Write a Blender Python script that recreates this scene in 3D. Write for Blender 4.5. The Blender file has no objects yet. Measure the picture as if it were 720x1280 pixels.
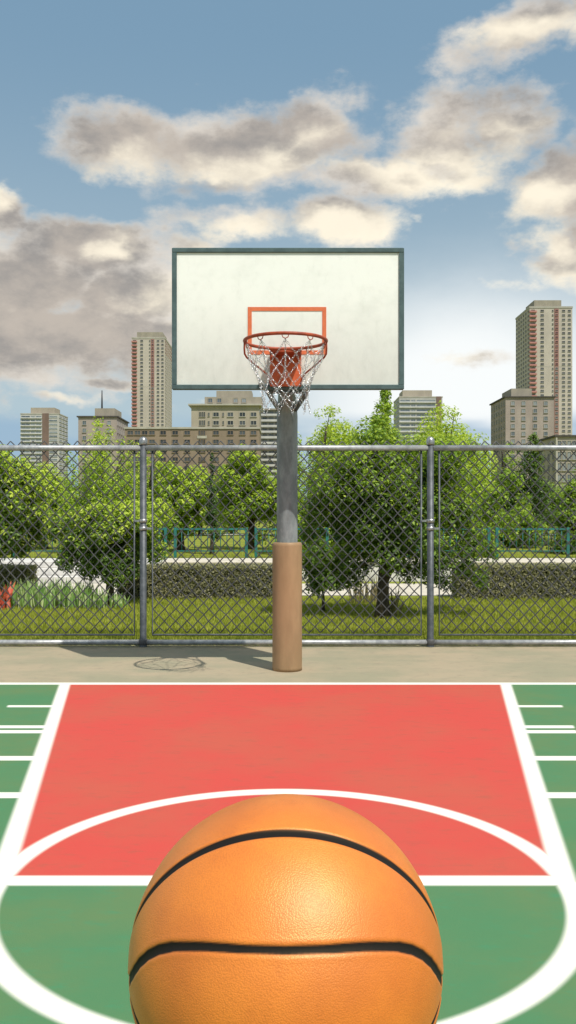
import bpy, math, random
import numpy as np
from mathutils import Vector
random.seed(7)
rng = np.random.default_rng(11)
S = bpy.context.scene
COL = S.collection
R = math.radians
F = 1108.5          # focal length of the photograph in its own pixels
EYE = 1.59

def X(px, D): return (px-360)*D/F
def Z(py, D): return EYE+(640-py)*D/F

# ------------------------------------------------------------------ helpers
class MB:
    """collects shapes and links them as ONE mesh object"""
    def __init__(s): s.v=[]; s.f=[]; s.m=[]; s.sm=[]
    def face(s, idx, mi=0, sm=False): s.f.append(idx); s.m.append(mi); s.sm.append(sm)
    def quad(s, pts, mi=0):
        b=len(s.v); s.v+= [tuple(p) for p in pts]; s.face(tuple(range(b,b+len(pts))), mi)
    def box(s, x0,x1,y0,y1,z0,z1, mi=0, bev=0):
        if bev>0: return s.bevbox(x0,x1,y0,y1,z0,z1,mi,bev)
        b=len(s.v)
        s.v+=[(x0,y0,z0),(x1,y0,z0),(x1,y1,z0),(x0,y1,z0),(x0,y0,z1),(x1,y0,z1),(x1,y1,z1),(x0,y1,z1)]
        for q in ((0,3,2,1),(4,5,6,7),(0,1,5,4),(1,2,6,5),(2,3,7,6),(3,0,4,7)): s.face(tuple(b+i for i in q),mi)
    def bevbox(s,x0,x1,y0,y1,z0,z1,mi,e):
        rings=[(e,z0),(0,z0+e),(0,z1-e),(e,z1)]
        b=len(s.v)
        for ins,z in rings:
            a0,a1,c0,c1=x0+ins,x1-ins,y0+ins,y1-ins
            k=e*.6
            s.v+=[(a0+k,c0,z),(a1-k,c0,z),(a1,c0+k,z),(a1,c1-k,z),(a1-k,c1,z),(a0+k,c1,z),(a0,c1-k,z),(a0,c0+k,z)]
        for r in range(3):
            for i in range(8):
                j=(i+1)%8
                s.face((b+r*8+i,b+r*8+j,b+r*8+8+j,b+r*8+8+i),mi)
        s.face(tuple(b+7-i for i in range(8)),mi); s.face(tuple(b+24+i for i in range(8)),mi)
    def tube(s, pts, rad, n=8, mi=0, closed=False, caps=True, sm=True, squash=None):
        P=[Vector(p) for p in pts]; m=len(P)
        rr=rad if isinstance(rad,(list,tuple)) else [rad]*m
        b=len(s.v); prev=None
        for i,p in enumerate(P):
            if closed: t=(P[(i+1)%m]-P[i-1])
            else: t=(P[min(i+1,m-1)]-P[max(i-1,0)])
            t.normalize()
            if prev is None:
                a=Vector((0,0,1)) if abs(t.z)<.9 else Vector((1,0,0))
                u=t.cross(a).normalized()
            else:
                u=(prev-t*prev.dot(t)).normalized()
            prev=u; w=t.cross(u)
            for k in range(n):
                an=2*math.pi*k/n
                q=p+(u*math.cos(an)+w*math.sin(an))*rr[i]
                s.v.append(tuple(q))
        M=m if closed else m-1
        for i in range(M):
            j=(i+1)%m
            for k in range(n):
                l=(k+1)%n
                s.face((b+i*n+k,b+i*n+l,b+j*n+l,b+j*n+k),mi,sm)
        if caps and not closed:
            s.face(tuple(b+n-1-k for k in range(n)),mi); s.face(tuple(b+(m-1)*n+k for k in range(n)),mi)
    def lathe(s, c, prof, n=32, mi=0, sm=True):
        b=len(s.v); m=len(prof)
        for r,z in prof:
            for k in range(n):
                a=2*math.pi*k/n; s.v.append((c[0]+r*math.cos(a),c[1]+r*math.sin(a),c[2]+z))
        for i in range(m-1):
            for k in range(n):
                l=(k+1)%n; s.face((b+i*n+k,b+i*n+l,b+(i+1)*n+l,b+(i+1)*n+k),mi,sm)
        s.face(tuple(b+n-1-k for k in range(n)),mi); s.face(tuple(b+(m-1)*n+k for k in range(n)),mi)
    def build(s, name, mats, parent=None, loc=None):
        if not isinstance(mats,(list,tuple)): mats=[mats]
        me=bpy.data.meshes.new(name)
        off=(0,0,0)
        if parent is not None: off=world_loc(parent)
        base=loc if loc is not None else (0,0,0)
        ox,oy,oz=off[0]+base[0],off[1]+base[1],off[2]+base[2]
        if loc is not None and parent is None: ox,oy,oz=loc
        me.from_pydata([(x-ox,y-oy,z-oz) for x,y,z in s.v],[],s.f)
        for mt in mats: me.materials.append(mt)
        me.polygons.foreach_set('material_index',s.m)
        me.polygons.foreach_set('use_smooth',s.sm)
        me.update()
        o=bpy.data.objects.new(name,me); COL.objects.link(o)
        if parent is not None: o.parent=parent
        if loc is not None: o.location=loc
        return o
def world_loc(o):
    v=Vector(o.location)
    while o.parent: o=o.parent; v+=Vector(o.location)
    return v
def tag(o,label=None,cat=None,group=None,kind=None):
    if label: o['label']=label
    if cat: o['category']=cat
    if group: o['group']=group
    if kind: o['kind']=kind
    return o
def thing(name,label,cat,loc=(0,0,0),group=None):
    o=bpy.data.objects.new(name,None); COL.objects.link(o); o.location=loc; o.empty_display_size=.2
    return tag(o,label,cat,group)
def copy_tree(o,parent=None):
    c=o.copy(); COL.objects.link(c)
    if parent is not None: c.parent=parent
    for ch in [q for q in bpy.data.objects if q.parent==o]: copy_tree(ch,c)
    return c
def np_mesh(name, V, per, mat, parent=None, smooth=False, off=(0,0,0)):
    """V: (n*per,3) array of separate polygons of `per` corners"""
    n=len(V)//per; V=V-np.array(off)
    me=bpy.data.meshes.new(name)
    me.vertices.add(len(V)); me.vertices.foreach_set('co',V.astype(np.float32).ravel())
    me.loops.add(len(V)); me.loops.foreach_set('vertex_index',np.arange(len(V),dtype=np.int32))
    me.polygons.add(n); me.polygons.foreach_set('loop_start',np.arange(0,len(V),per,dtype=np.int32))
    me.materials.append(mat); me.update(calc_edges=True)
    o=bpy.data.objects.new(name,me); COL.objects.link(o)
    if parent is not None: o.parent=parent
    return o

# ------------------------------------------------------------------ node helper
class E_:
    """tiny expression wrapper round shader Math nodes"""
    def __init__(s,t,v): s.t=t; s.v=v
    def _b(s,o,op,rev=False):
        n=s.t.nodes.new('ShaderNodeMath'); n.operation=op
        a,b=(o,s) if rev else (s,o)
        for i,q in enumerate((a,b)):
            if isinstance(q,E_):
                if isinstance(q.v,(int,float)): n.inputs[i].default_value=q.v
                else: s.t.links.new(q.v,n.inputs[i])
            else: n.inputs[i].default_value=q
        return E_(s.t,n.outputs[0])
    def __add__(s,o): return s._b(o,'ADD')
    def __radd__(s,o): return s._b(o,'ADD',True)
    def __sub__(s,o): return s._b(o,'SUBTRACT')
    def __rsub__(s,o): return s._b(o,'SUBTRACT',True)
    def __mul__(s,o): return s._b(o,'MULTIPLY')
    def __rmul__(s,o): return s._b(o,'MULTIPLY',True)
    def __truediv__(s,o): return s._b(o,'DIVIDE')
    def mx(s,o): return s._b(o,'MAXIMUM')
    def mn(s,o): return s._b(o,'MINIMUM')
    def at2(s,o): return s._b(o,'ARCTAN2')
    def pw(s,o): return s._b(o,'POWER')
    def u(s,op):
        n=s.t.nodes.new('ShaderNodeMath'); n.operation=op; s.t.links.new(s.v,n.inputs[0]); return E_(s.t,n.outputs[0])
    def ss(s,a,b,c=0.,d=1.,kind='SMOOTHSTEP'):
        n=s.t.nodes.new('ShaderNodeMapRange'); n.interpolation_type=kind
        s.t.links.new(s.v,n.inputs[0]); n.inputs[1].default_value=a; n.inputs[2].default_value=b
        n.inputs[3].default_value=c; n.inputs[4].default_value=d
        return E_(s.t,n.outputs[0])
def nd(t,kind,**kw):
    n=t.nodes.new(kind)
    for k,v in kw.items():
        if k in n.inputs.keys() if isinstance(k,str) else False: pass
        setattr(n,k,v)
    return n
def mixc(t,fac,a,b,mode='MIX'):
    n=t.nodes.new('ShaderNodeMix'); n.data_type='RGBA'; n.blend_type=mode
    for i,q in ((0,fac),(6,a),(7,b)):
        if isinstance(q,E_): q=q.v
        if isinstance(q,(int,float)): n.inputs[i].default_value=q
        elif isinstance(q,(tuple,list)): n.inputs[i].default_value=(*q[:3],1)
        else: t.links.new(q,n.inputs[i])
    return n.outputs[2]
def noise(t,vec,scale,detail=4,rough=.55,dist=0,out=0):
    n=t.nodes.new('ShaderNodeTexNoise'); n.inputs['Scale'].default_value=scale
    n.inputs['Detail'].default_value=detail; n.inputs['Roughness'].default_value=rough
    n.inputs['Distortion'].default_value=dist
    if vec is not None: t.links.new(vec,n.inputs['Vector'])
    return E_(t,n.outputs[0]) if out==0 else n.outputs[1]
def mapping(t,vec,scale=(1,1,1),loc=(0,0,0),rot=(0,0,0)):
    n=t.nodes.new('ShaderNodeMapping'); t.links.new(vec,n.inputs[0])
    n.inputs['Scale'].default_value=scale; n.inputs['Location'].default_value=loc; n.inputs['Rotation'].default_value=rot
    return n.outputs[0]
def newmat(name):
    m=bpy.data.materials.new(name); m.use_nodes=True; t=m.node_tree
    b=t.nodes['Principled BSDF']
    return m,t,b
def bump(t,b,h,strength=.3,dist=.01):
    n=t.nodes.new('ShaderNodeBump'); n.inputs['Strength'].default_value=strength; n.inputs['Distance'].default_value=dist
    t.links.new(h.v if isinstance(h,E_) else h,n.inputs['Height']); t.links.new(n.outputs[0],b.inputs['Normal'])
def mat(name,c1,c2=None,scale=5,rough=.7,metal=0,bmp=.0,bscale=60,spec=.4,stretch=(1,1,1),lo=.35,hi=.65,coord='Object',bdist=.01):
    m,t,b=newmat(name)
    tc=t.nodes.new('ShaderNodeTexCoord').outputs[coord]
    v=mapping(t,tc,stretch)
    if c2 is None: c2=tuple(x*.8 for x in c1)
    f=noise(t,v,scale,6,.6).ss(lo,hi)
    t.links.new(mixc(t,f,c1,c2),b.inputs['Base Color'])
    b.inputs['Roughness'].default_value=rough; b.inputs['Metallic'].default_value=metal
    b.inputs['Specular IOR Level'].default_value=spec
    if bmp>0: bump(t,b,noise(t,v,bscale,4),bmp,bdist)
    return m

# ------------------------------------------------------------------ camera
cd=bpy.data.cameras.new('camera'); cam=bpy.data.objects.new('camera',cd); COL.objects.link(cam)
cam.location=(0,0,EYE); cam.rotation_euler=(R(90),0,0)
cd.sensor_fit='VERTICAL'; cd.angle=R(60); cd.clip_start=.05; cd.clip_end=8000
S.camera=cam

# ------------------------------------------------------------------ light
sund=Vector((1.81,-2.48,4.51)).normalized()
el=math.asin(sund.z); azs=math.atan2(sund.x,sund.y)
sl=bpy.data.lights.new('sun','SUN'); so=bpy.data.objects.new('sun',sl); COL.objects.link(so)
sl.energy=4.3; sl.angle=R(.5); sl.color=(1,.95,.86)
so.rotation_euler=sund.to_track_quat('Z','Y').to_euler(); so.location=(6,-8,14)

# ------------------------------------------------------------------ world : sky with clouds (all in azimuth / elevation)
w=bpy.data.worlds.new('World'); S.world=w; w.use_nodes=True; t=w.node_tree
bg=t.nodes['Background']
sky=t.nodes.new('ShaderNodeTexSky'); sky.sky_type='NISHITA'; sky.sun_disc=False
sky.sun_elevation=el; sky.sun_rotation=azs; sky.air_density=1; sky.dust_density=1.5; sky.ozone_density=1
tc=t.nodes.new('ShaderNodeTexCoord').outputs['Generated']
sp=t.nodes.new('ShaderNodeSeparateXYZ'); t.links.new(tc,sp.inputs[0])
dx,dy,dz=[E_(t,sp.outputs[i]) for i in range(3)]
az=dx.at2(dy); elv=dz.u('ARCSINE')
# warp
wn=noise(t,mapping(t,tc,(1,1,1.6)),7,5,.6,out=1)
ws=t.nodes.new('ShaderNodeSeparateColor'); t.links.new(wn,ws.inputs[0])
waz=az+(E_(t,ws.outputs[0])-.5)*.12
wel=elv+(E_(t,ws.outputs[1])-.5)*.07
def pxdir(px,py):
    a=math.atan((px-360)/F); return a, math.atan((640-py)/F*math.cos(a))
clouds=[ # centre x,y  half-size x,y  weight (in the photograph's pixels, turned into sky angles)
 (640,45,78,30,1.0),(712,30,24,40,.8),
 (190,178,100,38,1.05),(300,188,110,42,1.1),(400,168,70,42,1.0),(150,200,60,24,.8),(480,222,90,22,.95),
 (560,165,66,46,1.0),(640,152,56,36,.85),(585,222,56,18,.65),
 (290,282,90,20,.85),(430,280,65,24,.9),(220,315,60,28,.6),(210,345,26,50,.5),
 (10,262,30,26,1.0),(105,315,60,28,1.15),(20,345,95,42,1.0),(-50,360,110,66,1.1),(50,420,160,40,1.1),(150,374,60,32,1.15),(110,400,60,30,1.0),(185,432,80,36,1.0),(-60,430,150,60,1.1),
 (705,240,50,42,1.05),(695,300,36,36,.85),(750,270,50,70,1.1),
 (130,478,60,9,.8),(60,498,50,9,.8),(640,345,50,10,.6),(545,330,30,8,.5),(620,450,70,12,.7),(250,500,80,10,.6),(200,475,36,14,.5),(15,478,36,10,.5),(520,268,18,8,.5),(565,255,20,9,.5),
 (180,512,60,12,.4)]
def density(A,Ev):
    dens=None
    for cx,cy,rx,ry,wt in clouds:
        a,e=pxdir(cx,cy)
        ux=(A-a)*(F/rx); uy=(Ev-e)*(F/ry)
        d=(ux*ux+uy*uy)*(-.62); d=d.u('EXPONENT')*wt
        dens=d if dens is None else dens.mx(d)+dens.mn(d)*.12
    return dens
dens=density(waz,wel)
ga,ge=pxdir(560,440)
ox=ga-waz; oy=ge-wel; ol=(ox*ox+oy*oy).u('SQRT')+.02
dens2=density(waz+ox/ol*.042,wel+oy/ol*.042)   # a little nearer the bright part of the sky
front=(az.u('ABSOLUTE')).ss(.45,.7,1,0)*elv.ss(.60,.8,1,0)
gen=noise(t,mapping(t,tc,(1,1,2.2),(3,1,0)),2.6,5,.55).ss(.44,.72)*1.3*elv.ss(.02,.12)
dens=dens.mn(1.6)*front+gen*(1-front)
fb=noise(t,mapping(t,tc,(1,1,1.7)),11,8,.62)
fb2=noise(t,mapping(t,tc,(1,1,1.4),(5,5,5)),30,6,.6)
fb3=noise(t,mapping(t,tc,(1,1,2.0),(9,2,4)),7.5,6,.6)
dd=dens+(fb-.5)*1.5+(fb2-.5)*.35
alpha=dd.ss(.38,.90)
core=(dd*.6+dens*.4+(fb3-.5)*1.5+(fb2-.5)*.15).ss(.45,1.05)
# sky ground colours: sky texture graded paler towards the horizon and right hand glow
base=mixc(t,1.0,sky.outputs[0],(.62,.70,.74),'MULTIPLY')
top=(2.25,3.75,5.2); low=(5.0,6.3,6.9)
grad=mixc(t,elv.ss(.06,.52),low,top)
base=mixc(t,.85,base,grad)
ga,ge=pxdir(580,500)
gx=(az-ga)*4.6; gy=(elv-ge)*7.2
glow=((gx*gx+gy*gy)*-1.0).u('EXPONENT')*1.25+(fb-.5)*.2
base=mixc(t,glow.ss(.15,1.15),base,(9.6,9.9,9.9))
# bluish bank low over the horizon
bank=elv.ss(R(5.2),R(6.6),1,0,)*(noise(t,mapping(t,tc,(1,1,3)),6,3)-.5+1).ss(.75,1.05)
base=mixc(t,bank*.75,base,(3.0,4.6,6.3))
lit=((dens-dens2)+(fb3-.5)*1.0+(fb2-.5)*.45)
litf=lit.ss(-.05,.5)
core=core*(1-lit.ss(.12,.72)*.85)
edge=mixc(t,litf,(8.2,7.6,6.8),(11.6,10.5,8.4))
core_c=mixc(t,fb.ss(.35,.7),(5.6,4.95,4.3),(3.3,3.1,2.95))
cc=mixc(t,core,edge,core_c)
fin=mixc(t,alpha*.96,base,cc)
t.links.new(fin,bg.inputs[0]); bg.inputs[1].default_value=.1
w.cycles.sampling_method='MANUAL'; w.cycles.sample_map_resolution=512

S.view_settings.view_transform='Standard'; S.view_settings.look='None'; S.view_settings.exposure=0; S.view_settings.gamma=1
S.view_settings.use_curve_mapping=False
S.cycles.max_bounces=6; S.cycles.transparent_max_bounces=8

# ------------------------------------------------------------------ materials
M={}
M['steel']=mat('galvanised steel',(.115,.125,.14),(.07,.08,.09),18,.5,.3,.15,120)
M['rail']=mat('bright rail',(.46,.47,.48),(.30,.31,.33),14,.4,.35,.1,120)
M['wire']=mat('fence wire',(.12,.12,.125),(.075,.075,.08),9,.6,.3)
M['cap']=mat('post cap',(.50,.50,.50),(.3,.3,.31),20,.35,.8)
M['chain']=mat('chain',(.78,.79,.82),(.5,.51,.54),60,.25,.9)
M['pad']=mat('pole pad vinyl',(.37,.235,.125),(.30,.19,.10),6,.55,0,.12,90,stretch=(1,1,.3))
M['rim']=mat('rim paint',(.42,.075,.028),(.27,.045,.02),14,.5,0,.1,90)
M['plate']=mat('plate paint',(.66,.135,.045),(.50,.095,.035),9,.55,0,.1,90)
M['teal']=mat('teal paint',(.02,.17,.145),(.025,.12,.105),9,.5)
M['bframe']=mat('board frame paint',(.085,.135,.14),(.06,.10,.105),12,.55)
M['target']=mat('target paint',(.76,.19,.075),(.68,.16,.065),25,.6)
M['concpath']=mat('pale concrete',(.66,.60,.50),(.55,.50,.42),4,.85,0,.2,60)
M['wallw']=mat('white wall',(.70,.68,.64),(.56,.54,.52),5,.85,0,.2,40)
M['bark']=mat('bark',(.10,.075,.055),(.045,.035,.028),14,.9,0,.7,40,stretch=(1,1,.25),bdist=.02)
M['roofd']=mat('roofing',(.17,.16,.145),(.12,.115,.11),.4,.9)
M['antenna']=mat('antenna',(.05,.05,.06),None,3,.6)

# grey concrete-like pole with vertical streaks
m,t,b=newmat('weathered pole'); M['pole']=m
tc=t.nodes.new('ShaderNodeTexCoord').outputs['Object']
a1=noise(t,mapping(t,tc,(1,1,.35)),9,6,.65); a2=noise(t,mapping(t,tc,(1,1,.6)),40,4)
c=mixc(t,a1.ss(.38,.62),(.285,.315,.325),(.185,.205,.215)); c=mixc(t,a2.ss(.5,.75)*.4,c,(.34,.35,.345))
t.links.new(c,b.inputs['Base Color']); b.inputs['Roughness'].default_value=.6; b.inputs['Metallic'].default_value=.25; bump(t,b,a2,.15,.004)

# backboard face
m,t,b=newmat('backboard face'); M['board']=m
tc=t.nodes.new('ShaderNodeTexCoord').outputs['Object']
s1=noise(t,mapping(t,tc,(1,1,1.4)),2.2,6,.65); s2=noise(t,mapping(t,tc,(1,1,.5)),12,6,.7)
c=mixc(t,(s1.ss(.45,.75)*.35+s2.ss(.5,.8)*.3),(.93,.94,.89),(.66,.68,.63))
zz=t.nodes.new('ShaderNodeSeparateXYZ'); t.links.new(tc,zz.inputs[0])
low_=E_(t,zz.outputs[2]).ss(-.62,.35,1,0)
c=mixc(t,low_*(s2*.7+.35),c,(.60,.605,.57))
t.links.new(c,b.inputs['Base Color']); b.inputs['Roughness'].default_value=.5

# court surface : one sheet, painted markings in its procedural material
CX=-.025; FT=3.826; CR=1.218; BL=8.22
m,t,b=newmat('court paint'); M['court']=m
g=t.nodes.new('ShaderNodeNewGeometry'); pos=g.outputs['Position']
sp=t.nodes.new('ShaderNodeSeparateXYZ'); t.links.new(pos,sp.inputs[0])
x=E_(t,sp.outputs[0])-CX; y=E_(t,sp.outputs[1]); ax=x.u('ABSOLUTE')
half=(y-FT)*((2.03-CR)/(BL-.06-FT))+CR       # half width of the trapezoid key
EG=.014
def band(d,hw,e=EG): return d.u('ABSOLUTE').ss(hw-e,hw+e,1,0)
def gt(v,a,e=EG): return v.ss(a-e,a+e)
def lt(v,a,e=EG): return v.ss(a-e,a+e,1,0)
sd=ax-half
inkey=lt(sd,0)*gt(y,FT)*lt(y,BL)
lane=band(sd,.049,.018)*gt(y,FT-.05)*lt(y,BL)
ftl=band(y-FT,.05)*lt(ax,CR+.03)
r_=(x*x+(y-FT)*(y-FT)).u('SQRT')
circ=band(r_-CR,.047,.016)
basl=band(y-BL,.05)*lt(ax,5.08)
side=band(ax-5.05,.045)*lt(y,BL)
lines=lane.mx(ftl).mx(circ).mx(basl).mx(side)
for hy,hw in ((7.26,.036),(6.565,.042),(6.42,.045),(5.727,.05),(4.98,.05)):
    lines=lines.mx(band(y-hy,hw,.01)*gt(sd,0)*lt(sd,.41))
# three point arc beyond the sides of the picture
r3=(x*x+(y-7.2)*(y-7.2)).u('SQRT'); lines=lines.mx(band(r3-4.85,.045)*lt(y,7.2)).mx(band(ax-4.85,.045)*gt(y,7.2)*lt(y,BL))
n1=noise(t,pos,1.1,6,.6); n2=noise(t,mapping(t,pos,(1,2.2,1)),6,7,.7); n3=noise(t,pos,160,3,.6)
red=mixc(t,n1.ss(.35,.68),(.60,.072,.056),(.54,.095,.062)); red=mixc(t,n2.ss(.50,.75)*.6,red,(.38,.10,.065))
grn=mixc(t,n1.ss(.35,.68),(.078,.215,.095),(.12,.21,.085)); grn=mixc(t,n2.ss(.50,.75)*.6,grn,(.055,.25,.12))
outk=lt(ax,5.1)*lt(y,BL+.05)
c=mixc(t,inkey,grn,red)
scuff=n2.ss(.62,.80)*.22+n3.ss(.6,.8)*.10
c=mixc(t,lines*(1-scuff*.9),c,(.87,.85,.76))
n4=noise(t,pos,420,2,.6); c=mixc(t,n4.ss(.52,.72)*.22+n3.ss(.5,.75)*.12,c,(.13,.12,.10))
t.links.new(c,b.inputs['Base Color']); b.inputs['Roughness'].default_value=.75; b.inputs['Specular IOR Level'].default_value=.25
bump(t,b,n3,.25,.003)

# concrete apron
m,t,b=newmat('apron concrete'); M['apron']=m
g=t.nodes.new('ShaderNodeNewGeometry'); pos=g.outputs['Position']
n1=noise(t,mapping(t,pos,(1,1.8,1)),.9,6,.65); n2=noise(t,pos,7,7,.7); n3=noise(t,pos,90,4,.6)
c=mixc(t,n1.ss(.36,.64),(.40,.325,.22),(.31,.285,.19)); c=mixc(t,n2.ss(.5,.75)*.5,c,(.25,.21,.155)); c=mixc(t,n3.ss(.5,.8)*.25,c,(.45,.40,.32))
sy=t.nodes.new('ShaderNodeSeparateXYZ'); t.links.new(pos,sy.inputs[0])
moss=E_(t,sy.outputs[1]).ss(10.2,10.62)*n2.ss(.42,.6)
c=mixc(t,moss*.6,c,(.16,.16,.07))
t.links.new(c,b.inputs['Base Color']); b.inputs['Roughness'].default_value=.9; bump(t,b,n3,.3,.005)

# lawn
m,t,b=newmat('lawn'); M['lawn']=m
g=t.nodes.new('ShaderNodeNewGeometry'); pos=g.outputs['Position']
n1=noise(t,mapping(t,pos,(1,2.4,1)),1.3,6,.65); n2=noise(t,pos,14,6,.7); n3=noise(t,pos,70,3)
c=mixc(t,n1.ss(.35,.65),(.30,.32,.05),(.19,.225,.035)); c=mixc(t,n2.ss(.45,.7)*.6,c,(.10,.13,.022)); c=mixc(t,n3.ss(.5,.8)*.3,c,(.32,.31,.08))
t.links.new(c,b.inputs['Base Color']); b.inputs['Roughness'].default_value=1; b.inputs['Specular IOR Level'].default_value=.1; bump(t,b,n2,.6,.03)

def leafmat(name,ca,cb,cc_,trans=.35,gloss=.35):
    m,t,b=newmat(name)
    g=t.nodes.new('ShaderNodeNewGeometry'); rp=E_(t,g.outputs['Random Per Island'])
    cr=t.nodes.new('ShaderNodeValToRGB'); t.links.new(rp.v,cr.inputs[0])
    e=cr.color_ramp.elements; e[0].position=0; e[0].color=(*cc_,1); e[1].position=1; e[1].color=(*cb,1)
    q=e.new(.45); q.color=(*ca,1)
    n=noise(t,g.outputs['Position'],1.7,3)
    c=mixc(t,n.ss(.42,.66)*.3,cr.outputs[0],cc_)
    t.links.new(c,b.inputs['Base Color']); b.inputs['Roughness'].default_value=.5; b.inputs['Specular IOR Level'].default_value=gloss
    tr=t.nodes.new('ShaderNodeBsdfTranslucent'); t.links.new(mixc(t,.45,c,(.56,.66,.05)),tr.inputs[0])
    mx=t.nodes.new('ShaderNodeMixShader'); mx.inputs[0].default_value=trans
    t.links.new(b.outputs[0],mx.inputs[1]); t.links.new(tr.outputs[0],mx.inputs[2])
    t.links.new(mx.outputs[0],t.nodes['Material Output'].inputs[0])
    return m
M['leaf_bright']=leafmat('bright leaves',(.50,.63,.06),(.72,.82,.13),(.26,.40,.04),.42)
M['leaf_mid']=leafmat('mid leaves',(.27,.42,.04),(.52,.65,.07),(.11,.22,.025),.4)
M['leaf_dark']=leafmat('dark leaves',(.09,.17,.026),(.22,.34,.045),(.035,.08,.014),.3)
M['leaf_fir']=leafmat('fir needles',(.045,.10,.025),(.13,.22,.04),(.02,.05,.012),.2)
M['leaf_hedge']=leafmat('hedge leaves',(.25,.24,.13),(.40,.37,.19),(.15,.15,.09),.25)
M['leaf_tuft']=leafmat('tuft leaves',(.34,.52,.17),(.80,.82,.50),(.17,.34,.09),.4)
M['leaf_red']=leafmat('red leaves',(.66,.10,.07),(.75,.22,.15),(.42,.05,.04),.3)
M['leaf_dry']=leafmat('dry twigs',(.23,.18,.10),(.34,.27,.15),(.10,.08,.045),.2)
M['blade']=leafmat('grass blades',(.33,.36,.05),(.48,.49,.09),(.17,.22,.03),.3,.15)

# ------------------------------------------------------------------ ground
def sheet(name,x0,x1,y0,y1,z,m_):
    mb=MB(); mb.quad([(x0,y0,z),(x1,y0,z),(x1,y1,z),(x0,y1,z)]); o=mb.build(name,m_); return tag(o,kind='structure')
mb=MB()   # terrain: flat round the court, a step up behind the path, then far away to the horizon
ys=[-300,10.6,16.6,20.45,21.0,24,30,40,60,150,6000]; zs=[-.012,-.012,-.012,-.012,.43,.44,.47,.50,.3,0,-5]
xs=[-3000,-60,-20,20,60,3000]
for yy,z_ in zip(ys,zs):
    for xx in xs: mb.v.append((xx,yy,z_))
n=len(xs)
for i in range(len(ys)-1):
    for j in range(n-1): mb.face((i*n+j,i*n+j+1,(i+1)*n+j+1,(i+1)*n+j))
tag(mb.build('ground',M['lawn']),kind='structure')
sheet('concrete_apron',-14,14,-12,10.62,-.004,M['apron'])
sheet('court',-5.4,5.4,-8,8.268,0.0,M['court'])
sheet('path',-22,22,16.95,19.75,-.004,M['concpath'])
sheet('far_path',-30,30,41.5,43.2,.52,M['concpath'])

# low white retaining wall with coping, steps on the left
wl=thing('retaining_wall','low white concrete retaining wall along the far side of the path','wall',(0,21,0))
for x0,x1 in ((-22,-8.2),(-2.9,22)):
    mb=MB(); mb.box(x0,x1,20.45,20.9,-.05,.40); mb.build('wall',M['wallw'],wl)
    mb=MB(); mb.box(x0-.01,x1+.01,20.40,21.9,.402,.452,bev=.012); mb.build('coping',M['concpath'],wl)
st=thing('concrete_steps','wide pale concrete steps up from the path at the left','steps',(-5.55,20.6,0))
for k in range(3):
    mb=MB(); mb.box(-8.19,-2.91,19.78+.36*k,21.9,-.02 if k==0 else .15*k+.002,.15*(k+1),bev=.012); mb.build('step',M['wallw'],st)

# grass: short blades as one stuff mesh
def blades(n,x0,x1,y0,y1,h,z=0):
    px=rng.uniform(x0,x1,n); py=y0+(y1-y0)*rng.random(n)**1.3
    hh=h*rng.uniform(.5,1.3,n); an=rng.uniform(0,np.pi,n); wd=.006+.004*rng.random(n)
    V=np.zeros((n,3,3)); V[:,0,0]=px-np.cos(an)*wd; V[:,0,1]=py-np.sin(an)*wd
    V[:,1,0]=px+np.cos(an)*wd; V[:,1,1]=py+np.sin(an)*wd
    V[:,2,0]=px+rng.normal(0,.35,n)*hh; V[:,2,1]=py+rng.normal(0,.35,n)*hh; V[:,2,2]=hh
    V[:,:2,2]=-.012; V[:,:,2]+=z
    return V.reshape(-1,3)
V=np.concatenate([blades(90000,-7.5,7.5,10.63,16.3,.05),blades(6000,-7.5,7.5,10.60,10.72,.07),blades(14000,-10,10,22.0,30,.06,.44)])
tag(np_mesh('grass',V,3,M['blade']),kind='stuff')

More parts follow.
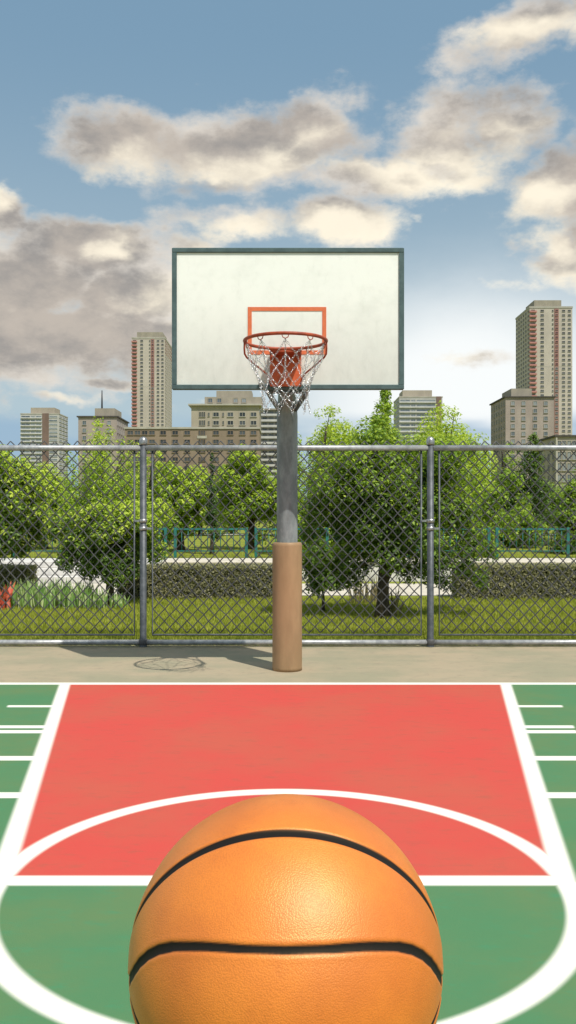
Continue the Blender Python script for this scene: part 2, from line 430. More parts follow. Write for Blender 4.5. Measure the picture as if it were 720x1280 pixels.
# ------------------------------------------------------------------ basketball
BC=Vector((-.0018,.6856,EYE-.344)); BR=.12
def make_ball():
    nu,nv=720,360
    u=np.linspace(0,2*np.pi,nu,endpoint=False); v=np.linspace(0,np.pi,nv+1)[1:-1]
    U,Vv=np.meshgrid(u,v)
    # sphere poles on the x axis (where the two great-circle seams meet)
    N=np.stack([np.cos(Vv),np.sin(Vv)*np.cos(U),np.sin(Vv)*np.sin(U)],-1).reshape(-1,3)
    N=np.vstack([N,[[1,0,0],[-1,0,0]]])
    e2=np.array([0,-.932,-.362]); e3=np.array([0,-.362,.932])
    q=np.stack([np.abs(N[:,0]),np.abs(N@e2),np.abs(N@e3)],-1)
    dA=np.abs(N@e2); dB=np.abs(N@e3)
    tx=np.array([-.25,0,.25,.46,.65,.74,.81,.87,.91,.945,.97,.982,.986]); tp=np.radians([50.2,49.7,50.2,51.2,51.8,51,48.8,44.3,38,28.5,15,5,0])
    s=np.linspace(0,1,13); ss=np.linspace(0,1,260)
    xx=np.interp(ss,s,tx); pp=np.interp(ss,s,tp)
    rr=np.sqrt(1-xx**2); Cv=np.stack([xx,rr*np.cos(pp),rr*np.sin(pp)],-1)
    for _ in range(3): Cv[1:-1]=(Cv[:-2]+2*Cv[1:-1]+Cv[2:])/4
    dC=np.empty(len(N))
    for i in range(0,len(N),20000): dC[i:i+20000]=np.sqrt(np.maximum(0,2-2*(q[i:i+20000]@Cv.T).max(1)))
    d=np.minimum(np.minimum(dA,dB),dC)
    hw=.033
    seam=1-np.clip((d-hw*.86)/(hw*.28),0,1); seam=seam*seam*(3-2*seam)
    groove=np.exp(-(d/hw)**4)
    lip=np.exp(-((d-hw*1.5)/(hw*.6))**2)
    P=N*(BR*(1-.013*groove[:,None]+.0015*lip[:,None]))
    me=bpy.data.meshes.new('ball_cover')
    faces=[]
    nr=nv-1
    idx=np.arange(nr*nu).reshape(nr,nu)
    a=idx[:-1]; b_=np.roll(idx,-1,1)[:-1]; c_=np.roll(idx,-1,1)[1:]; d_=idx[1:]
    faces=np.stack([a,d_,c_,b_],-1).reshape(-1,4).tolist()
    n0=nr*nu
    faces+=[[n0,int(idx[0,i]),int(idx[0,(i+1)%nu])] for i in range(nu)]
    faces+=[[n0+1,int(idx[-1,(i+1)%nu]),int(idx[-1,i])] for i in range(nu)]
    me.from_pydata(P.tolist(),[],faces)
    at=me.attributes.new('seam','FLOAT','POINT'); at.data.foreach_set('value',seam.astype(np.float32))
    me.polygons.foreach_set('use_smooth',[True]*len(me.polygons))
    m,t,b=newmat('ball rubber'); me.materials.append(m)
    tc=t.nodes.new('ShaderNodeTexCoord').outputs['Object']
    an=t.nodes.new('ShaderNodeAttribute'); an.attribute_name='seam'; sm=E_(t,an.outputs['Fac'])
    n1=noise(t,tc,9,5,.6); vor=t.nodes.new('ShaderNodeTexVoronoi'); vor.inputs['Scale'].default_value=900; t.links.new(tc,vor.inputs['Vector'])
    c=mixc(t,n1.ss(.35,.65),(.84,.25,.034),(.66,.175,.026))
    vd=E_(t,vor.outputs['Distance'])
    c=mixc(t,vd.ss(.25,.75)*.22,c,(.42,.11,.02))
    c=mixc(t,sm,c,(.012,.011,.012))
    t.links.new(c,b.inputs['Base Color']); b.inputs['Specular IOR Level'].default_value=1.0; b.inputs['Coat Weight'].default_value=.6; b.inputs['Coat Roughness'].default_value=.5; b.inputs['Coat Tint'].default_value=(1,.9,.6,1); b.inputs['Specular Tint'].default_value=(1,.85,.5,1)
    cw=(1-sm)*.7; t.links.new(cw.v,b.inputs['Coat Weight']); sw=(1-sm)*.8+.2; t.links.new(sw.v,b.inputs['Specular IOR Level'])
    rg=sm*.16+n1*.08+.42; t.links.new(rg.v,b.inputs['Roughness'])
    h=(1-vd)*(1-sm)+noise(t,tc,160,3)*.5
    bump(t,b,h,.38,.0006)
    me.update(); o=bpy.data.objects.new('basketball',me); COL.objects.link(o); o.location=BC
    tag(o,'orange pebbled basketball with black seams hanging in the air before the camera','basketball')
make_ball()

# ------------------------------------------------------------------ hoop
PX=-.008; PY=8.96
hp=thing('basketball_hoop','basketball hoop with white backboard, orange rim and chain net on padded grey pole','basketball hoop',(PX,PY,0))
mb=MB()
pr=[(PX,PY,-.01)]+[(PX,PY,z) for z in (1,2,2.55)]
for k in range(1,8):
    a=R(90)*k/7; pr.append((PX,PY-.30*(1-math.cos(a)),2.55+.30*math.sin(a)))
pr.append((PX,8.33,2.85))
mb.tube(pr,[.105]*4+[.105-.004*k for k in range(1,8)]+[.075],28)
mb.build('pole',M['pole'],hp)
mb=MB(); mb.lathe((PX,PY,0),[(.150,-.003),(.150,.03),(.150,.3),(.1495,.9),(.150,1.25),(.147,1.275),(.138,1.284),(.106,1.284)],48)
pd=mb.build('pole_pad',M['pad'],hp)
mb=MB(); mb.box(PX-.005,PX+.005,PY+.148,PY+.156,.05,1.25); mb.build('seam',M['pad'],pd)
# board
bx0,bx1,bz0,bz1=-1.079,1.079,2.729,4.046; BY=8.248; cxb=0
board=thing('backboard',None,None,(0,0,0)); del_ = None
bpy.data.objects.remove(board)
mb=MB(); mb.box(bx0+.04,bx1-.04,BY+.004,BY+.034,bz0+.04,bz1-.04)
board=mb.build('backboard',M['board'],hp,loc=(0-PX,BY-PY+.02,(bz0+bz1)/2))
# board mesh is built round its own centre
fw=.045
mb=MB(); ya,yb=BY-.012,BY+.05
mb.box(bx0,bx1,ya,yb,bz1-fw,bz1,bev=.006); mb.box(bx0,bx1,ya,yb,bz0,bz0+fw,bev=.006)
mb.box(bx0,bx0+fw,ya+.001,yb-.001,bz0+fw,bz1-fw); mb.box(bx1-fw,bx1,ya+.001,yb-.001,bz0+fw,bz1-fw)
for xx in (-.45,.45): mb.box(xx-.025,xx+.025,BY+.036,BY+.075,bz0+fw,bz1-fw)
mb.build('frame',M['bframe'],board)
mb=MB(); tx0,tx1,tz0,tz1,tw=-.374,.356,3.056,3.497,.037
for q in ((tx0,tx1,tz1-tw,tz1),(tx0,tx1,tz0,tz0+tw),(tx0,tx0+tw,tz0+tw,tz1-tw),(tx1-tw,tx1,tz0+tw,tz1-tw)):
    mb.box(q[0],q[1],BY-.0005,BY+.003,q[2],q[3])
mb.build('target_square',M['target'],board)
# support struts
for sx in (-1,1):
    mb=MB(); mb.tube([(PX+sx*.08,PY-.05,2.62),(PX+sx*.14,8.62,2.68),(PX+sx*.22,8.29,2.79)],.026,12); mb.build('strut',M['steel'],hp)
    mb=MB(); mb.tube([(PX+sx*.06,PY-.1,2.78),(PX+sx*.30,8.31,3.55)],.022,10); mb.build('strut',M['steel'],hp)
mb=MB(); mb.box(PX-.17,PX+.17,8.29,8.33,2.70,3.05,bev=.006); mb.build('mounting_plate',M['steel'],hp)
# rim
RX,RY,RZ,RR=-.022,7.645,3.062,.353
rim=MB(); rim.tube([(RX+RR*math.cos(2*math.pi*k/64),RY+RR*math.sin(2*math.pi*k/64),RZ) for k in range(64)],.0145,10,closed=True)
rimo=rim.build('rim',M['rim'],hp)
mb=MB(); mb.box(RX-.145,RX+.145,BY-.045,BY-.013,2.755,3.075,bev=.005)
mb.build('bracket',M['plate'],rimo)
mb=MB()
mb.box(RX-.145,RX+.145,RY+RR-.01,BY-.0455,3.035,3.055)
for sx in (-1,1):
    mb.box(RX+sx*.12-.012,RX+sx*.12+.012,RY+RR-.005,BY-.046,2.99,3.034)
mb.build('rim_arm',M['rim'],rimo)
for sx in (-1,1):
    mb=MB()
    mb.tube([(RX+sx*.352,RY-.02,3.048),(RX+sx*.354,RY-.01,3.00),(RX+sx*.352,RY+.01,2.955),(RX+sx*.335,RY+.05,2.93),(RX+sx*.25,RY+.26,2.885),(RX+sx*.175,RY+.44,2.85),(RX+sx*.15,RY+.5,2.82),(RX+sx*.14,BY-.05,2.77)],.0085,8)
    mb.build('brace',M['rim'],rimo)
NA=10
for k in range(NA):
    mb=MB(); a=2*math.pi*(k+.5)/NA
    c=Vector((RX+RR*math.cos(a),RY+RR*math.sin(a),RZ-.012)); tv=Vector((-math.sin(a),math.cos(a),0))
    mb.tube([c-tv*.03+Vector((0,0,.006)),c-tv*.022-Vector((0,0,.02)),c-Vector((0,0,.032)),c+tv*.022-Vector((0,0,.02)),c+tv*.03+Vector((0,0,.006))],.0045,6)
    mb.build('net_hook',M['rim'],rimo)
# chain net
def link(mb,a,b,rot,wd=.0072,r=.0018):
    a=Vector(a); b=Vector(b); d=b-a; L=d.length; d.normalize()
    h=Vector((0,0,1)) if abs(d.z)<.95 else Vector((1,0,0))
    u=d.cross(h).normalized(); v=d.cross(u)
    s=u*math.cos(rot)+v*math.sin(rot); c=(a+b)/2; hl=L*.62
    pts=[c+d*(hl*math.cos(q))+s*(wd*math.sin(q)) for q in [2*math.pi*i/8 for i in range(8)]]
    mb.tube(pts,r,4,closed=True)
def chain(mb,a,b,sag=.0,ll=.022):
    a=Vector(a); b=Vector(b); n=max(2,int((b-a).length/ll)); 
    pts=[]
    for i in range(n+1):
        f=i/n; p=a.lerp(b,f); p.z-=sag*4*f*(1-f); pts.append(p)
    for i in range(n): link(mb,pts[i],pts[i+1],(i%2)*math.pi/2+.4)
mb=MB()
levels=[(RZ-.045,.342),(RZ-.165,.315),(RZ-.285,.262),(RZ-.395,.215),(RZ-.49,.195),(RZ-.575,.20)]
def nodeP(l,k):
    z,r=levels[l]; jit=random.Random(l*100+k%NA)
    a=2*math.pi*(k+.5+.5*(l%2 if l>0 else 0))/NA if l>0 else 2*math.pi*(k+.5)/NA
    a+=jit.uniform(-.05,.05)*(l>0); r*=1+jit.uniform(-.05,.05)*(l>1)
    return Vector((RX+r*math.cos(a),RY+r*math.sin(a),z+jit.uniform(-.014,.014)*(l>0)))
for l in range(len(levels)-1):
    for k in range(NA):
        p=nodeP(l,k)
        if l%2==0: nb=(k-1,k) 
        else: nb=(k,k+1)
        for j in nb: chain(mb,p,nodeP(l+1,j),.008)
for k in range(NA):
    p=nodeP(5,k); chain(mb,p,p+Vector((random.uniform(-.02,.02),random.uniform(-.02,.02),-.045)),0)
    p0=nodeP(0,k); p1=nodeP(2,k); chain(mb,p0,p1.lerp(p0,.1),0)
mb.build('chain_net',M['chain'],rimo)

# ------------------------------------------------------------------ chain link fence
FY=10.5
fe=thing('chain_link_fence','tall grey chain link fence with capped posts behind the hoop','fence',(0,FY,0))
posts=[-8.514,-5.114,-1.714,1.686,5.086,8.486]
zt=2.348
def make_post():
    mb=MB(); mb.lathe((0,FY,0),[(.052,-.02),(.046,.0),(.046,.05),(.040,.07),(.040,2.40)],20)
    p=mb.build('post',M['steel'],fe,loc=(0,0,0))
    mb=MB(); mb.lathe((0,FY,0),[(.047,2.385),(.049,2.40),(.049,2.43),(.044,2.455),(.028,2.475),(.008,2.482)],20); mb.build('cap',M['cap'],p)
    for z in (1.485,1.395):
        mb=MB(); mb.lathe((0,FY,0),[(.041,z-.022),(.049,z-.020),(.049,z+.020),(.041,z+.022)],20)
        sx=-1 if z>1.45 else 1
        mb.box(min(sx*.045,sx*.10),max(sx*.045,sx*.10),FY-.012,FY+.012,z-.012,z+.012); mb.build('band_clamp',M['cap'],p)
    mb=MB(); mb.lathe((0,FY,0),[(.05,.02),(.053,.03),(.053,.075),(.05,.085)],16); mb.build('foot_clamp',M['wire'],p)
    return p
p0=make_post()
for i,xx in enumerate(posts):
    p=p0 if i==0 else copy_tree(p0,fe)
    p.location=(xx,0,0)
def make_panel(W):
    """one bay: mesh and its thin frame, x from 0 to W"""
    mb=MB(); p=.1316; q=.142; z0,z1=.145,2.43
    nx=int((W-.22)/(p/2)); nz=int((z1-z0)/(q/2)); x0=(W-nx*p/2)/2
    for k in range(nx):
        pts=[]
        for j in range(nz+1):
            i=k+((k+j)%2)
            zj=z1-j*q/2
            tip=(.0045 if i==k else -.0045)
            jit=random.Random(i*977+j).uniform(-.006,.006); 
            pts.append((x0+i*p/2+jit,FY+tip+random.uniform(-.002,.002),zj+jit*.7))
        # sharpen the bends with two close points at each tip
        fin=[]
        for j,pt in enumerate(pts):
            if 0<j<nz:
                a=Vector(pts[j-1]); b_=Vector(pts[j+1]); c=Vector(pt)
                fin+= [tuple(c.lerp(a,.07)),tuple(c.lerp(b_,.07))]
            else: fin.append(pt)
        mb.tube(fin,.0066,4,sm=True)
    mp=mb.build('mesh_panel',M['wire'],fe,loc=(0,0,0))
    mb=MB(); fx0,fx1=.107,W-.107
    mb.tube([(fx0,FY+.012,zt),(fx0,FY+.012,.135),(fx1,FY+.012,.135),(fx1,FY+.012,zt)],.0135,8)
    mb.build('frame',M['steel'],mp)
    return mp
pn=make_panel(3.4)
for i,xx in enumerate(posts[:-1]):
    p=pn if i==0 else copy_tree(pn,fe)
    p.location=(xx,0,0)
def make_rail(z,name,r,m_):
    mb=MB(); mb.tube([(.03,FY,z),(1.7,FY,z),(3.37,FY,z)],r,14); return mb.build(name,m_,fe,loc=(0,0,0))
for nm,z,r,mt in (('top_rail',zt,.034,M['rail']),('bottom_rail',.048,.030,M['rail'])):
    r0=make_rail(z,nm,r,mt)
    for i,xx in enumerate(posts[:-1]):
        p=r0 if i==0 else copy_tree(r0,fe)
        p.location=(xx,0,0)

# ------------------------------------------------------------------ teal railings on the upper lawn
RYd=22.2
def make_railing(x0):
    t_=thing('park_railing','x','railing',(x0,RYd,.44),'teal railings above the path')
    W=89*RYd/F
    for xx in (0,W):
        mb=MB(); mb.box(x0+xx-.036,x0+xx+.036,RYd-.036,RYd+.036,.40,1.20,bev=.008); mb.build('post',M['teal'],t_)
    mb=MB(); mb.box(x0+.04,x0+W-.04,RYd-.025,RYd+.025,1.14,1.185); mb.build('top_rail',M['teal'],t_)
    mb=MB(); mb.box(x0+.04,x0+W-.04,RYd-.02,RYd+.02,.60,.63); mb.build('lower_rail',M['teal'],t_)
    n=11
    for k in range(1,n):
        xb=x0+W*k/n; mb=MB(); mb.tube([(xb,RYd,.62),(xb,RYd,1.15)],.011,6); mb.build('bar',M['teal'],t_)
    return t_
rl0=make_railing(0)
where={-84:'outside the frame at far left',17:'behind the leaves at far left, first from the left',118:'behind the small left hand tree',219:'in the open gap between left fence post and padded pole',320:'half hidden behind the padded pole',421:'behind the crown of the big dark tree',522:'behind the right fence post',621:'in the open gap above the right hand hedge',722:'cut off by the right edge'}
for i,px in enumerate((-84,17,118,219,320,421,522,621,722)):
    o=rl0 if i==0 else copy_tree(rl0)
    o.location=(X(px,RYd),RYd,.44)
    o['label']='teal metal railing '+where[px]

# ------------------------------------------------------------------ trees
def leaf_quads(C,rad,n,size,up=.5,asp=.5,flat=1.0):
    """C (k,3) clump centres, rad (k,), n leaves in all"""
    k=len(C); w_=rad**2; ci=rng.choice(k,n,p=w_/w_.sum())
    d=rng.normal(size=(n,3)); d/=np.linalg.norm(d,axis=1)[:,None]
    rr=rng.random(n)**(1/2.2)
    P=C[ci]+d*(rad[ci]*rr)[:,None]*np.array([1,1,flat])
    N=d*.7+np.array([0,0,up])+rng.normal(size=(n,3))*.5+np.array(sund)*.35; N/=np.linalg.norm(N,axis=1)[:,None]
    T=np.cross(N,rng.normal(size=(n,3))); T/=np.linalg.norm(T,axis=1)[:,None]
    B=np.cross(N,T); s=size*rng.uniform(.55,1.35,n)[:,None]
    V=np.stack([P-T*s*.5,P+B*s*asp*.5+N*s*.08+T*s*.05,P+T*s*.5,P-B*s*asp*.5+N*s*.08+T*s*.05],1)
    return V.reshape(-1,3)
def tree(name,label,base,cc,rad,nclump,nleaf,size,mats,group=None,kind='round',crad=.24,trunk_r=.1,seed=0,limbs=7,extra=None,fork=.35,cat='tree'):
    """base: trunk foot; cc: crown centre; rad: crown radii"""
    r_=random.Random(seed); g=np.random.default_rng(seed+100)
    root=thing(name,label,cat,base,group)
    cc=np.array(cc,float); rad=np.array(rad,float)
    if kind=='round':
        d=g.normal(size=(nclump,3)); d/=np.linalg.norm(d,axis=1)[:,None]
        rr=g.uniform(.35,1,nclump)[:,None]
        C=cc+d*rr*rad*(1-crad*.5)*g.uniform(.8,1.12,(nclump,1))
        cr=np.full(nclump,rad.min()*crad)*g.uniform(.7,1.5,nclump)
    elif kind=='spire':     # several upright leaders
        C=[];cr=[]
        L=max(3,nclump//9)
        for l in range(L):
            lx=cc[0]+g.uniform(-1,1)*rad[0]*.85; ly=cc[1]+g.uniform(-1,1)*rad[1]*.8
            ed=1-abs(lx-cc[0])/rad[0]; tp=cc[2]+rad[2]*(.45+.55*ed*g.uniform(.7,1.1))
            for j in range(9):
                f=j/8; C.append((lx+g.normal()*.05*rad[0],ly+g.normal()*.05*rad[1],cc[2]-rad[2]*.9+f*(tp-cc[2]+rad[2]*.9))); cr.append(rad[0]*crad*(1.35-.95*f))
        C=np.array(C);cr=np.array(cr)
    else:                   # cone
        f=g.random(nclump)**.8; a=g.uniform(0,2*np.pi,nclump); rr=np.sqrt(g.random(nclump))
        wd=(1-f)**.85
        C=np.stack([cc[0]+np.cos(a)*rad[0]*wd*rr,cc[1]+np.sin(a)*rad[1]*wd*rr,cc[2]-rad[2]+2*rad[2]*f],-1)
        cr=rad[0]*crad*(.35+wd)*g.uniform(.7,1.2,nclump)
    if extra is not None:
        ex=np.array(extra,float); C=np.vstack([C,ex[:,:3]]); cr=np.concatenate([cr,ex[:,3]])
    # trunk and limbs
    mb=MB(); b0=Vector(base); top=Vector(tuple(cc))+Vector((0,0,rad[2]*(.35 if kind=='round' else .75)))
    pts=[];rs=[]; nseg=9
    for i in range(nseg+1):
        f=i/nseg; p=b0.lerp(top,f); wv=math.sin(f*5+seed)*.25*trunk_r*4*f
        pts.append((p.x+wv*.6,p.y+wv*.3,p.z-(.03 if i==0 else 0))); rs.append(trunk_r*(1.35 if i==0 else 1.0)*(1-f*.82))
    mb.tube(pts,rs,10)
    for l in range(limbs):
        f=r_.uniform(fork,.8); i=int(f*nseg); s_=Vector(pts[i]); tgt=Vector(tuple(C[r_.randrange(len(C))]))
        mid=s_.lerp(tgt,.5)+Vector((r_.uniform(-.1,.1),r_.uniform(-.1,.1),.12*(tgt-s_).length))
        mb.tube([s_,s_.lerp(mid,.5)+Vector((0,0,.03)),mid,tgt],[rs[i]*.6,rs[i]*.45,rs[i]*.32,rs[i]*.12],6)
    mb.build('trunk',M['bark'],root)
    if not isinstance(mats,(list,tuple)): mats=[mats]
    V=leaf_quads(C,cr,nleaf,size)
    o=np_mesh('crown',V,4,M[mats[0]],root,off=base)
    if len(mats)>1:
        # sunlight painted in: leaves nearer top and sun side likelier get the lighter material
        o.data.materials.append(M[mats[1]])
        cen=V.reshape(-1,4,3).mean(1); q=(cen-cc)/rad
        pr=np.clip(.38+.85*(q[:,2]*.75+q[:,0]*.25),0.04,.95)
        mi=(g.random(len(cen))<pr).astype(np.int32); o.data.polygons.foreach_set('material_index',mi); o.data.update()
    return root
def T_(px,py,rpx,rpy,D,base_px=None,g0=None,dep=1.0):
    """crown centre, radii, base from pixels and distance"""
    g0=g0 if g0 is not None else (0 if D<20 else .45)
    return ((X(base_px if base_px is not None else px,D),D,g0),(X(px,D),D,Z(py,D)),(rpx*D/F,rpx*D/F*dep,rpy*D/F))
# the big dark tree right of the pole
b_,c_,r_=T_(487,626,118,94,13.35,478,dep=.62)
ex=[]
for px,py,dy_,rr in ((398,625,.1,.24),(392,665,.1,.22),(405,700,.1,.2),(425,725,.1,.18),(590,668,.1,.24),(612,690,.1,.18),(580,710,.1,.18),(568,640,0,.25),(620,620,.2,.2),(645,602,.3,.14),(440,700,.1,.24),(540,700,.1,.22),(610,640,.3,.22),(632,600,.4,.20),(585,690,0,.22),(600,720,-.1,.16),(655,625,.5,.14),(640,665,.3,.16),(560,560,.2,.22),(575,600,.2,.26),(400,690,-.2,.22),(395,640,0,.24),(410,725,0,.18),(560,700,0,.22),(385,665,.1,.15),(475,525,.1,.17),(474,508,.1,.10),(540,722,.1,.18),(440,722,.3,.2),(556,728,.2,.14),(455,705,.2,.2),(600,728,.2,.13),(510,715,.3,.2),(590,560,.4,.14)):
    ex.append((X(px,13.35+dy_),13.35+dy_,Z(py,13.35+dy_),rr))
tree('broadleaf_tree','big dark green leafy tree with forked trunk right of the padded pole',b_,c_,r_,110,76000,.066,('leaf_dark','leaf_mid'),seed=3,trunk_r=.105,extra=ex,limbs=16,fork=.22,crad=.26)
b_,c_,r_=T_(140,672,62,50,15.06,137,dep=.9)
ex=[(X(px,15.06+d),15.06+d,Z(py,15.06+d),r) for px,py,d,r in ((85,700,0,.22),(70,660,.2,.25),(200,640,.2,.26),(195,690,0,.22),(110,712,0,.2),(165,712,0,.2))]
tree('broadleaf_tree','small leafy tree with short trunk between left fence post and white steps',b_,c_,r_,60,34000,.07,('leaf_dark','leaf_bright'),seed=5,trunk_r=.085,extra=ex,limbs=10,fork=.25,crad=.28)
b_,c_,r_=T_(5,625,62,78,15.6,-28,dep=.9)
tree('broadleaf_tree','leafy green tree cut by the left edge above the short hedge',b_,c_,r_,70,26000,.08,('leaf_dark','leaf_bright'),seed=8,trunk_r=.1,limbs=8,crad=.27)
# trees on the upper lawn
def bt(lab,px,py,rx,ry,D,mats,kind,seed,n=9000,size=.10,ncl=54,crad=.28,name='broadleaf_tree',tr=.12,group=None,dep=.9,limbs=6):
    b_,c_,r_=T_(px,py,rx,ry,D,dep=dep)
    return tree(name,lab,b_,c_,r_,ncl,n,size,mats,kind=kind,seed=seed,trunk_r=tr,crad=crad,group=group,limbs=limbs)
bt('bright green tree with upright twigs below the antenna building',130,604,50,72,25,('leaf_mid','leaf_bright'),'spire',21,20000,.085,90,.42)
bt('slim bright tree poking up behind the left fence post cap',188,612,24,64,26,('leaf_mid','leaf_bright'),'spire',22,9000,.085,36,.55)
bt('pale green tree below the small tower block at far left',55,632,48,52,27,('leaf_mid','leaf_bright'),'round',23,18000,.11)
bt('bright leafy tree just right of the left fence post',226,630,48,60,25.5,('leaf_mid','leaf_bright'),'round',24,22000,.11)
bt('bright leafy tree left of the pole below the brown building',314,616,48,66,27,('leaf_mid','leaf_bright'),'round',25,26000,.11)
bt('dark narrow cypress standing between two bright trees',265,618,9,52,24,('leaf_fir','leaf_fir'),'cone',26,3500,.07,50,.6,'cypress_tree',.06,dep=1)
bt('yellow green tree directly right of the bare grey pole',406,602,50,92,24,('leaf_mid','leaf_bright'),'spire',27,30000,.085,108,.46)
bt('dark pointed tree rising above the crown of the big tree',482,590,50,102,24.5,('leaf_dark','leaf_mid'),'cone',28,20000,.085,120,.36,'conical_tree',.12)
bt('wide yellow green tree between the pole and the dark pointed tree',425,598,62,72,26.5,('leaf_bright','leaf_bright'),'round',41,26000,.10)
bt('wide bright green tree behind the right fence post',572,600,60,66,26,('leaf_mid','leaf_bright'),'round',42,24000,.10)
bt('bright airy tree left of the brick block with windows',556,598,54,88,23.5,('leaf_mid','leaf_bright'),'spire',29,30000,.085,108,.46)
bt('dark conifer in front of the brick block at right',667,615,36,76,30,('leaf_fir','leaf_dark'),'cone',30,16000,.10,110,.36,'conifer_tree',.14)
bt('lighter green tree left of the dark conifer at right',630,620,28,74,30.5,('leaf_dark','leaf_mid'),'spire',31,12000,.10,45,.5)
bt('dark leafy tree cut by the right edge above the teal railing',716,655,36,52,24.5,('leaf_dark','leaf_mid'),'cone',32,9000,.09,70,.36)
bt('low dark tree behind the fence right of the big tree',640,660,50,32,28,('leaf_dark','leaf_mid'),'round',33,7000,.10)
# more of the same wood, further back
proto=None
spots=[(-150,40),(-95,46),(-40,40),(20,48),(75,41),(150,44),(205,50),(250,41),(290,47),(350,41),(440,46),(520,41),(585,47),(640,42),(700,48),(760,41),(820,46),(-220,44),(890,43)]
for i,(px,D) in enumerate(spots):
    if proto is None:
        proto=tree('broadleaf_tree','dull green tree of the far wood behind the railings',(0,0,0),(0,0,2.0),(2.1,1.9,1.75),60,8000,.15,('leaf_dark','leaf_mid'),seed=60,trunk_r=.14,crad=.3,group='trees of the far wood')
        o=proto
    else: o=copy_tree(proto)
    o.location=(X(px,D),D,.3); o.rotation_euler=(0,0,i*1.3); s=random.Random(i).uniform(.82,1.1)
    o.scale=(s,s,s*.95)

# hedges
def hedge(label,x0,x1,y0,y1,h,seed):
    root=thing('hedge',label,'hedge',((x0+x1)/2,(y0+y1)/2,0),'clipped hedges along the path')
    mb=MB(); mb.box(x0+.05,x1-.05,y0+.05,y1-.05,-.02,h-.05); mb.build('dark_core',M['core'],root)  # solid near-black box standing in for the shade inside the hedge
    A=[((x1-x0)*h,0),((x1-x0)*(y1-y0),1),((y1-y0)*h,2),((y1-y0)*h,3)]
    Vs=[]
    for ar,k in A:
        n=int(ar*5200); u=rng.random(n); v=rng.random(n); j=rng.normal(size=n)*.022
        if k==0: P=np.stack([x0+u*(x1-x0),y0+j+.02,v*h],-1); N0=(0,-1,.3)
        elif k==1: P=np.stack([x0+u*(x1-x0),y0+v*(y1-y0),h+j-.02],-1); N0=(0,-.2,1)
        elif k==2: P=np.stack([x0+j+.02,y0+u*(y1-y0),v*h],-1); N0=(-1,0,.3)
        else: P=np.stack([x1+j-.02,y0+u*(y1-y0),v*h],-1); N0=(1,0,.3)
        N=np.array(N0)+rng.normal(size=(n,3))*.75; N/=np.linalg.norm(N,axis=1)[:,None]
        T=np.cross(N,rng.normal(size=(n,3))); T/=np.linalg.norm(T,axis=1)[:,None]; B=np.cross(N,T); s=(.042*rng.uniform(.6,1.3,n))[:,None]
        Vs.append(np.stack([P-T*s*.5,P+B*s*.3,P+T*s*.5,P-B*s*.3],1).reshape(-1,3))
    np_mesh('foliage',np.concatenate(Vs),4,M['leaf_hedge'],root,off=root.location)
M['core']=mat('hedge inside',(.03,.03,.018),(.015,.018,.01),20,1)
D=16.2
hedge('short clipped hedge at the left edge in front of the steps',X(-90,D),X(34,D),D,D+.65,.58,1)
hedge('long clipped hedge between the left tree and the padded pole',X(146,D),X(374,D),D,D+.6,.59,2)
hedge('long clipped hedge at right running out of the picture',X(572,D),X(860,D),D,D+.6,.60,3)

# low planting
def tuft(name,label,px,D,h,n,spread,m_,cat='plant',group=None,wd=.016,lean=.35):
    x0=X(px,D); root=thing(name,label,cat,(x0,D,0),group)
    Vs=[]
    for i in range(n):
        a=random.uniform(0,2*math.pi); r=spread*math.sqrt(random.random()); bx,by=x0+r*math.cos(a)*1.3,D+r*math.sin(a)
        hh=h*random.uniform(.55,1.1); la=random.uniform(0,2*math.pi); lx,ly=math.cos(la)*lean*hh*random.random(),math.sin(la)*lean*hh*random.random()
        ta=random.uniform(0,math.pi); tx,ty=math.cos(ta)*wd,math.sin(ta)*wd
        p0=(bx,by,-.01); p1=(bx+lx*.35,by+ly*.35,hh*.6); p2=(bx+lx,by+ly,hh)
        Vs+= [[(p0[0]-tx*.5,p0[1]-ty*.5,p0[2]),(p0[0]+tx*.5,p0[1]+ty*.5,p0[2]),(p1[0]+tx,p1[1]+ty,p1[2]),(p1[0]-tx,p1[1]-ty,p1[2])],
              [(p1[0]-tx,p1[1]-ty,p1[2]),(p1[0]+tx,p1[1]+ty,p1[2]),(p2[0]+tx*.1,p2[1]+ty*.1,p2[2]),(p2[0]-tx*.1,p2[1]-ty*.1,p2[2])]]
    np_mesh('leaves',np.array(Vs).reshape(-1,3),4,M[m_],root,off=root.location)
    return root
tl=['first pale green spiky plant right of the red one','light green tuft in front of the hedge corner','second tuft to the right of the hedge corner','tall pale tuft in front of the steps','broad green tuft below the steps','dense darker tuft left of the small tree','small tuft just left of the tree trunk','low tuft at the foot of the small tree']
for i,(px,D,h,n) in enumerate(((20,14.8,.44,80),(38,14.9,.46,90),(54,14.6,.40,70),(72,14.9,.46,90),(88,14.7,.42,80),(104,14.9,.42,70),(120,14.6,.36,60),(150,14.7,.24,40))):
    tuft('spiky_plant',tl[i],px,D,h,n,.16,'leaf_tuft',group='pale green tufts by the steps')
tuft('red_plant','coral red spiky plant at the left edge of the lawn',4,14.5,.42,26,.09,'leaf_red',wd=.032,lean=.8)
tuft('dry_shrub','dry straw coloured twigs at the foot of the big dark tree',487,13.6,.45,46,.13,'leaf_dry',wd=.010,lean=.6)
tuft('dry_shrub','dry brown brush behind the big dark tree trunk',455,15.5,.5,70,.2,'leaf_dry',wd=.010,lean=.5)
b_,c_,r_=T_(404,712,40,34,14.2,dep=.8)
tree('shrub','round green shrub at the foot of the padded pole, right side',b_,c_,r_,44,9500,.062,('leaf_dark','leaf_bright'),seed=71,trunk_r=.03,crad=.35,limbs=4,cat='bush')

